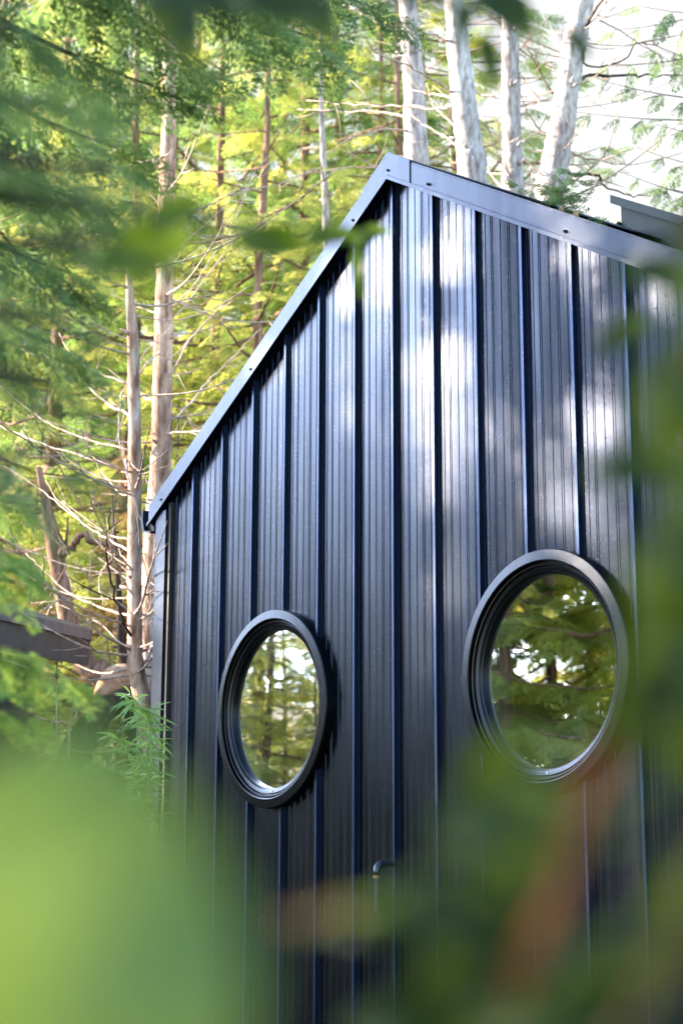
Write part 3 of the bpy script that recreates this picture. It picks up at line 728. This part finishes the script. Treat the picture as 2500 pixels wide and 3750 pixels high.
# sprigs and boughs added to named trees -------------------------------------------------
def bough(name, label, limbs, leaf, base, trunk_r=.09, group=None, size=.4, step=.13, seed=5, hang=.6, cat='conifer', top=None, bk_=BARK_DARK, fr=FR_SM, lo=.1):
    """a tree whose trunk stands at base (out of frame) and whose limbs reach into view"""
    r = np.random.default_rng(seed); base = Vector(base)
    t = empty(name, base, label, cat, group); out = []; mb = MB()
    zt = max(max(l[0].z, l[1].z) for l in limbs)+1.5 if top is None else top
    mb.tube([base+Vector((0, 0, -.3)), base+Vector((.03, .02, (zt-base.z)*.5)), Vector((base.x, base.y, zt))], [trunk_r*1.2, trunk_r, trunk_r*.5], 10)
    for l in limbs:
        a, b = l[0], l[1]; sag = l[2] if len(l) > 2 else .1
        root = Vector((base.x, base.y, a.z))
        pts = limb_foliage(a, b, sag, step, size, out, r, fr=fr, hang=hang, lo=lo)
        pp = [root, (root+a)/2+Vector((0, 0, .05))]+[Vector(p) for p in pts]
        mb.tube(pp, [max(.003, .016*(1-j/len(pp))) for j in range(len(pp))], 6)
    mb.obj('trunk', bk_, t, smooth=True)
    Vv = np.concatenate(out); obj('crown', Vv, np.arange(len(Vv)).reshape(-1, 4), leaf, t)
    return t
# cedar hanging into the upper left, a few metres from the camera
D = 4.2
bough('cedar_tree', 'dark cedar boughs hanging across the upper left of the picture', [
    (P(-300, -100, D), P(560, 330, D+.5), .05), (P(-300, 150, D), P(420, 560, D+.3), .1), (P(-300, 420, D-.4), P(330, 760, D-.2), .1),
    (P(-300, -300, D), P(900, -20, D+.3), .02), (P(200, -350, D), P(1150, 160, D+.6), .05), (P(-300, 700, D), P(260, 1020, D), .1),
    (P(100, -300, D), P(760, 260, D+.6), .05), (P(-300, 950, D-.6), P(200, 1280, D-.4), .1), (P(600, -350, D+.8), P(1420, 60, D+1), .05)],
    LEAF_DK, ground_at(P(-1500, 2000, D)), .12, size=.24, step=.072, seed=21, hang=.9)
D = 3.2
bough('cedar_tree', 'bright green cedar sprays at the left edge in front of the shed', [
    (P(-500, 2190, D), P(100, 2400, D), .1), (P(-500, 2360, D), P(215, 2500, D+.1), .1), (P(-500, 2420, D), P(100, 2640, D), .1),
    (P(-500, 1700, D+.2), P(90, 2060, D), .1), (P(-500, 1850, D), P(70, 2120, D), .1), (P(-500, 1500, D), P(60, 1850, D), .1)],
    LEAF_BAM, ground_at(P(-2300, 2400, D)), .07, size=.15, step=.055, seed=22, hang=.7)
# airy needles against the white sky, top right
D = 14.5
bough('larch_tree', 'airy blue green boughs against the white sky at upper right', [
    (P(2900, 100, D), P(2230, 260, D), .08), (P(2900, 360, D), P(2150, 300, D), .1), (P(2900, 20, D), P(2350, 40, D), .1),
    (P(2900, 620, D), P(2330, 560, D), .12), (P(2900, 760, D), P(2250, 640, D), .1), (P(2900, 500, D), P(2400, 470, D), .1), (P(2900, -80, D), P(2250, 130, D), .1), (P(2900, 240, D+1), P(2420, 200, D+1), .1), (P(2900, 420, D+1), P(2080, 420, D+1), .06),
    (P(2900, 700, D+.5), P(2420, 700, D+.5), .1), (P(2900, 860, D), P(2350, 800, D), .05)],
    LEAF_DK, spot(3300, D), .16, size=.30, step=.22, seed=23, hang=1.6, cat='tree')
# undergrowth in the wood: small yellow green saplings and dry shrubs
for k, (px, d, h, rad, leafm, lab) in enumerate([
    (250, 13.0, 1.9, .8, LEAF_YEL, 'small yellow green sapling below the fallen log'), (60, 15.0, 3.0, 1.0, LEAF_BR, 'dry brown leaved sapling behind the shed'),
    (420, 15.5, 3.2, .9, LEAF_BR, 'dry brown sapling among thin trunks right of the shed'), (180, 14.5, 2.8, 1.0, LEAF_BR, 'dry brown sapling beside the bent trunk'), (480, 14.0, 4.2, .8, LEAF_BR, 'tall dry brown sapling between the two pink trunks'),
    (90, 17.0, 5.0, 1.3, LEAF_YEL, 'tall yellow green sapling rising behind the shed roof'), (330, 19.0, 3.6, 1.3, LEAF_DK, 'dark sapling deep between the thin trunks'),
    (520, 18.0, 3.4, 1.2, LEAF_MID, 'green sapling behind the two pink trunks'), (180, 21.0, 4.0, 1.5, LEAF_MID, 'green sapling far behind the bent trunk'),
    (640, 15.0, 4.6, 1.1, LEAF_YEL, 'yellow green young hemlock close behind the eave')]):
    conifer('sapling', spot(px, d), h, rad, .03, lab, leafm, BARK_DARK, 'saplings in the undergrowth', nl=26, z0=.08, seed=40+k, size=.32, step=.2, cat='sapling')

# sprig with cones resting on the right roof slope
r = np.random.default_rng(3); out = []
c0 = pl(2020, 800, .9); t = empty('fallen_sprig', c0, 'small green conifer sprig with cones lying on the right roof slope', 'sprig')
for k in range(9):
    p = c0+Vector((.03*k-.12, r.uniform(-.05, .05), -SL*(.03*k-.12)))
    limb_foliage(p, p+Vector((r.uniform(-.05, .3), r.uniform(-.2, .2), r.uniform(.02, .12))), .05, .05, .12, out, r, fr=FR_SM, hang=.1)
Vv = np.concatenate(out); obj('needles', Vv, np.arange(len(Vv)).reshape(-1, 4), LEAF_DK, t)
for k in range(3):
    q = c0+Vector((.02+.1*k, -.05, -SL*(.02+.1*k)+.04)); MB().tube([q, q+Vector((0, 0, .015)), q+Vector((0, 0, .03)), q+Vector((0, 0, .045))], [.006, .016, .014, .004], 8).obj('cone', WOOD, t)

# ---------------------------------------------------------------- log, root arch, debris, bamboo
D = 12.2
q = [P(*p, D+dd) for p, dd in (((350, 2545), -.4), ((405, 2515), -.2), ((460, 2495), 0), ((540, 2480), .3), ((640, 2470), .7))]
lg = empty('fallen_log', ground_at(q[2]), 'broken log with sunlit orange wood lying behind the bare trunk', 'log')
random.seed(4)
cc = curve(q, 8); MB().tube(cc, [.02+.11*min(1, j/10) for j in range(len(cc))], 12, wob=.09).obj('split_wood', WOOD, lg, smooth=True)
q2 = [p+Vector((0, 0, -.09)) for p in cc]; MB().tube(q2, [.03+.12*min(1, j/12) for j in range(len(q2))], 12, wob=.06).obj('bark', BARK_DARK, lg, smooth=True)
rt = [P(500, 2530, 11.6), P(420, 2570, 11.4), P(350, 2640, 11.2), P(290, 2740, 11.1), P(250, 2900, 11.0), P(240, 3250, 10.8)]
rootm = empty('tree_root', ground_at(rt[-1]), 'dark arched root dropping from the log toward the ground', 'root')
cc = curve(rt, 8); MB().tube(cc, [.05+.10*j/len(cc) for j in range(len(cc))], 10, wob=.12).obj('root_wood', BARK_DARK, rootm, smooth=True)
dz = empty('fallen_branch', ground_at(P(200, 2650, 10.5)), 'pale curved dead branch propped on two upright sticks at lower left', 'branch')
for pts, wd in (([(125, 2622), (170, 2640), (220, 2646), (270, 2640), (285, 2600)], 9), ([(206, 2520), (207, 2580), (205, 3300)], 8), ([(276, 2550), (266, 2600), (255, 2660), (230, 3300)], 10)):
    MB().tube(curve([P(x, y, 10.5) for x, y in pts], 5), wd/2*10.5/FPX, 7).obj('stick', TWIG, dz, smooth=True)

# bamboo at the cabin's left corner
def lance(p, ax, nrm, L, W):
    ax = ax.normalized(); s_ = ax.cross(nrm).normalized(); V = []; n = 6
    for k in range(n+1):
        t = k/n; w_ = W*max(0.0, math.sin(math.pi*min(1, t*.9+.1)))**.8*.5; c_ = p+ax*L*t+Vector((0, 0, -.25*L*t*t))
        V += [c_-s_*w_, c_+nrm*(-w_*.3), c_+s_*w_]
    return V, [(3*k+j, 3*k+j+1, 3*k+j+4, 3*k+j+3) for k in range(n) for j in (0, 1)]
rb = random.Random(9)
bam = empty('bamboo', ground_at(P(500, 3100, 7.6)), 'slender bamboo with narrow green leaves at the cabin left corner', 'bamboo')
lv = MB()
stems = [[(560,3500),(545,3000),(520,2800),(500,2640),(470,2560)], [(540,3500),(560,3000),(540,2800),(545,2650),(480,2545)], [(500,3500),(530,2950),(560,2780),(552,2600)],
         [(430,3500),(480,3060),(500,2920),(545,2830)], [(600,3500),(500,3050),(440,2880),(400,2830),(330,2820)], [(560,3500),(535,3080),(490,2960),(430,2900)],
         [(560,3400),(520,3000),(470,2760),(420,2690)]]
for st in stems:
    dd = 7.6+rb.uniform(-.3, .3); cc = curve([P(x, y, dd) for x, y in st], 8)
    MB().tube(cc, [.0055-.0035*j/len(cc) for j in range(len(cc))], 6).obj('stem', LEAF_BAM, bam, smooth=True)
    for j in range(8, len(cc)):
        for k in range(4):
            ax = Vector((rb.uniform(-1, 1), rb.uniform(-1, 1), rb.uniform(-.5, .6))); nn = Vector((rb.uniform(-.4, .6), -1, rb.uniform(.1, 1))).normalized()
            V, F_ = lance(cc[j]+ax*.01, ax, nn, rb.uniform(.06, .12), rb.uniform(.009, .014)); lv.add(V, F_)
tag(lv.obj('foliage', LEAF_BAM, bam))

# ---------------------------------------------------------------- shrubs close to the lens
def leafblade(c, ang, L, W, tilt, roll, curl, m, parent, name='leaf'):
    """broad leaf: c centre, ang image angle of its midrib (deg), tilt towards the sky"""
    a = R_(ang); ax = Rr*math.cos(a)+Ur*math.sin(a)
    n = (-Fv).lerp(Vector((0, 0, 1)), tilt).normalized()
    ax = (ax-n*ax.dot(n)).normalized(); n = Matrix.Rotation(R_(roll), 3, ax)@n; s_ = n.cross(ax)
    V = []; N = 12; K = 6
    for i in range(N+1):
        t = i/N; hw = W/2*max(0.0, math.sin(math.pi*t**.85))**.75 if 0 < t < 1 else 0
        for j in range(K+1):
            u = j/K*2-1
            V.append(c+ax*L*(t-.5)+s_*hw*u+n*(-curl*L*(t-.5)**2*2+.18*abs(u)*hw+.02*L*math.sin(9*t+2*u)))
    return obj(name, V, [(i*(K+1)+j, i*(K+1)+j+1, (i+1)*(K+1)+j+1, (i+1)*(K+1)+j) for i in range(N) for j in range(K)], m, parent, True)

def shrub(name, label, cat, stems, leaves, m, group=None):
    """stems: (px list, depth, radius mm); leaves: (px, py, d, length px, ang, width ratio, tilt, roll[, material])"""
    b = P(*stems[0][0][0], stems[0][1]); t = empty(name, ground_at(b), label, cat, group)
    for pts, d, rad in stems:
        q = [P(x, y, d) for x, y in pts]
        cc = curve(q, 6); MB().tube(cc, [rad/1000*(1-.5*j/len(cc)) for j in range(len(cc))], 8).obj('stem', TWIG_G, t, smooth=True)
    for l in leaves:
        px, py, d, L, ang, wr, ti, ro = l[:8]; mm = l[8] if len(l) > 8 else m
        LL = L*d/FPX; leafblade(P(px, py, d), ang, LL, LL*wr, ti, ro, .3, mm, t)
    return t
TWIG_G = bark('green_brown_stem', (.025, .018, .008), (.045, .032, .014), (.06, .05, .02))
TWIG_G.name = 'shrub_stem_bark'
# pale broad leaf filling the lower left
shrub('laurel_shrub', 'very close pale green broad leaves blurred across the lower left corner', 'shrub',
    [([(-900, 6500), (-500, 4800), (0, 4000), (300, 3700)], .30, 2.5)],
    [(270, 3540, .27, 1800, 84, .72, .25, 10, LEAF_LIGHT), (-80, 3450, .33, 1500, 100, .6, .35, -15, LEAF_LIGHT), (560, 3900, .30, 800, 66, .5, .3, 20, LEAF_LIGHT),
     (40, 3000, .34, 800, 75, .6, .3, 0, LEAF_LIGHT), (250, 2960, .30, 800, 84, .66, .3, 10, LEAF_LIGHT)], LEAF_LIGHT)
shrub('huckleberry_shrub', 'blurred twig with dark green leaves crossing the upper left roof edge', 'shrub',
    [([(-2500, 6500), (-1500, 3500), (-600, 1800), (100, 1150), (600, 900), (1000, 900), (1310, 850)], 1.7, 1.6)],
    [(640, 770, 1.1, 260, 40, .55, .3, 0), (560, 900, 1.1, 330, 20, .6, .3, 20), (1000, 880, 1.4, 300, -8, .4, .3, 20),
     (1210, 860, 1.6, 240, 12, .4, .3, 0), (1310, 960, 2.1, 260, -90, .20, .1, 20), (1360, 850, 2.1, 160, 20, .4, .3, 0), (420, 960, 1.0, 240, -30, .5, .3, 0), (500, 1000, 1.1, 200, -60, .5, .3, 0)], LEAF_OLIVE)
D = 1.35
bough('cedar_tree', 'strongly blurred cedar sprays close to the lens at upper left', [
    (P(-500, 420, D), P(420, 640, D), .1), (P(-500, 640, D), P(800, 800, D+.15), .03), (P(-500, 800, D-.1), P(380, 900, D), .08), (P(-500, 1000, D-.1), P(260, 1190, D-.1), .08),
    (P(-500, 1150, D-.1), P(190, 1420, D-.1), .1), (P(-500, 1500, D-.2), P(150, 1700, D-.2), .1), (P(-500, 150, D), P(300, 420, D+.2), .1), (P(-500, -100, D), P(60, 120, D), .1)],
    LEAF_DK, ground_at(P(-2600, 2000, D)), .05, size=.085, step=.040, seed=31, hang=.5)
shrub('maple_sapling', 'blurred green leaves dangling at the top edge above the ridge trunks', 'shrub',
    [([(5200, 6500), (4000, 2500), (3000, -100), (2200, -260), (1500, -200), (700, -160)], 1.15, 3)],
    [(1130, 40, 1.14, 330, -60, .5, .3, 0), (1000, 10, 1.08, 360, -30, .5, .3, 0), (640, 60, 1.02, 420, -70, .5, .3, 0), (1850, 30, 1.20, 330, -50, .55, .3, 0),
     (1790, 210, 1.20, 240, -80, .4, .2, 0), (1700, 60, 1.20, 220, -100, .4, .3, 0), (2110, 150, 1.32, 190, -60, .4, .3, 0), (780, 0, 1.14, 300, -20, .5, .3, 0), (1560, -10, 1.20, 300, -10, .4, .4, 0)], LEAF_NEAR)
shrub('salal_shrub', 'blurred dark green leaves down the right edge over the cladding', 'shrub',
    [([(3600, 6500), (3100, 3600), (2750, 2400), (2560, 1500), (2540, 700)], .62, 2.5)],
    [(2580, 830, .8, 260, 10, .5, .1, 0), (2440, 1010, .75, 380, -20, .5, .3, 0), (2520, 1350, .7, 420, 60, .5, .2, 0), (2300, 1210, .9, 280, 30, .4, .2, 0),
     (2360, 1720, .7, 420, -5, .45, .3, 0), (2540, 1900, .6, 520, 80, .5, .2, 0), (2480, 2250, .55, 520, 70, .5, .2, 0), (2560, 2550, .5, 600, 85, .6, .2, 0),
     (2620, 1050, .6, 500, 80, .6, .2, 0), (2450, 1480, .5, 480, 100, .55, .1, 0), (2440, 2120, .5, 480, 95, .6, .1, 0), (2420, 2420, .5, 460, 80, .6, .1, 0), (2330, 2560, .5, 420, 60, .5, .1, 0), (2380, 2640, .6, 360, 60, .4, .2, 0)], LEAF_NEAR)
shrub('blueberry_shrub', 'blurred dark and teal leaves with an orange stem in the lower right', 'shrub',
    [([(1500, 6500), (1650, 4600), (1850, 3850), (2000, 3400), (2120, 3050), (2230, 2800)], .48, 3.5), ([(1700, 6500), (2000, 4400), (2400, 3600), (2650, 3000)], .42, 3)],
    [(2150, 2950, .46, 560, 66, .15, .1, 0, LEAF_ORG), (1970, 3440, .46, 560, 66, .17, .1, 0, LEAF_ORG), (2070, 3200, .5, 420, 62, .16, .1, 30, LEAF_ORG),
     (1850, 2980, .50, 560, 20, .5, .3, 0), (1700, 3220, .48, 700, 12, .35, .8, 0), (1500, 3370, .46, 520, -14, .4, .5, 0), (1350, 3330, .46, 480, 5, .3, .9, 0, LEAF_LIGHT),
     (1170, 3350, .5, 400, 12, .13, .2, 0, LEAF_ORG), (1900, 3250, .52, 560, 60, .5, .2, 0), (1720, 3560, .5, 620, 40, .5, .2, 0), (1780, 3420, .5, 600, -20, .4, .3, 0),
     (2460, 2900, .5, 560, 30, .4, .8, 0), (2300, 3080, .5, 560, 6, .4, .85, 0), (2420, 3420, .45, 760, 25, .4, .8, 0), (2180, 3700, .45, 800, 10, .4, .6, 0),
     (2520, 3300, .5, 560, 70, .5, .2, 0), (2300, 3640, .5, 560, 35, .4, .3, 0), (1560, 3760, .5, 620, 5, .4, .3, 0), (2050, 3700, .5, 500, 40, .5, .1, 0), (1820, 2820, .55, 420, 50, .5, .1, 0)], LEAF_NEAR)
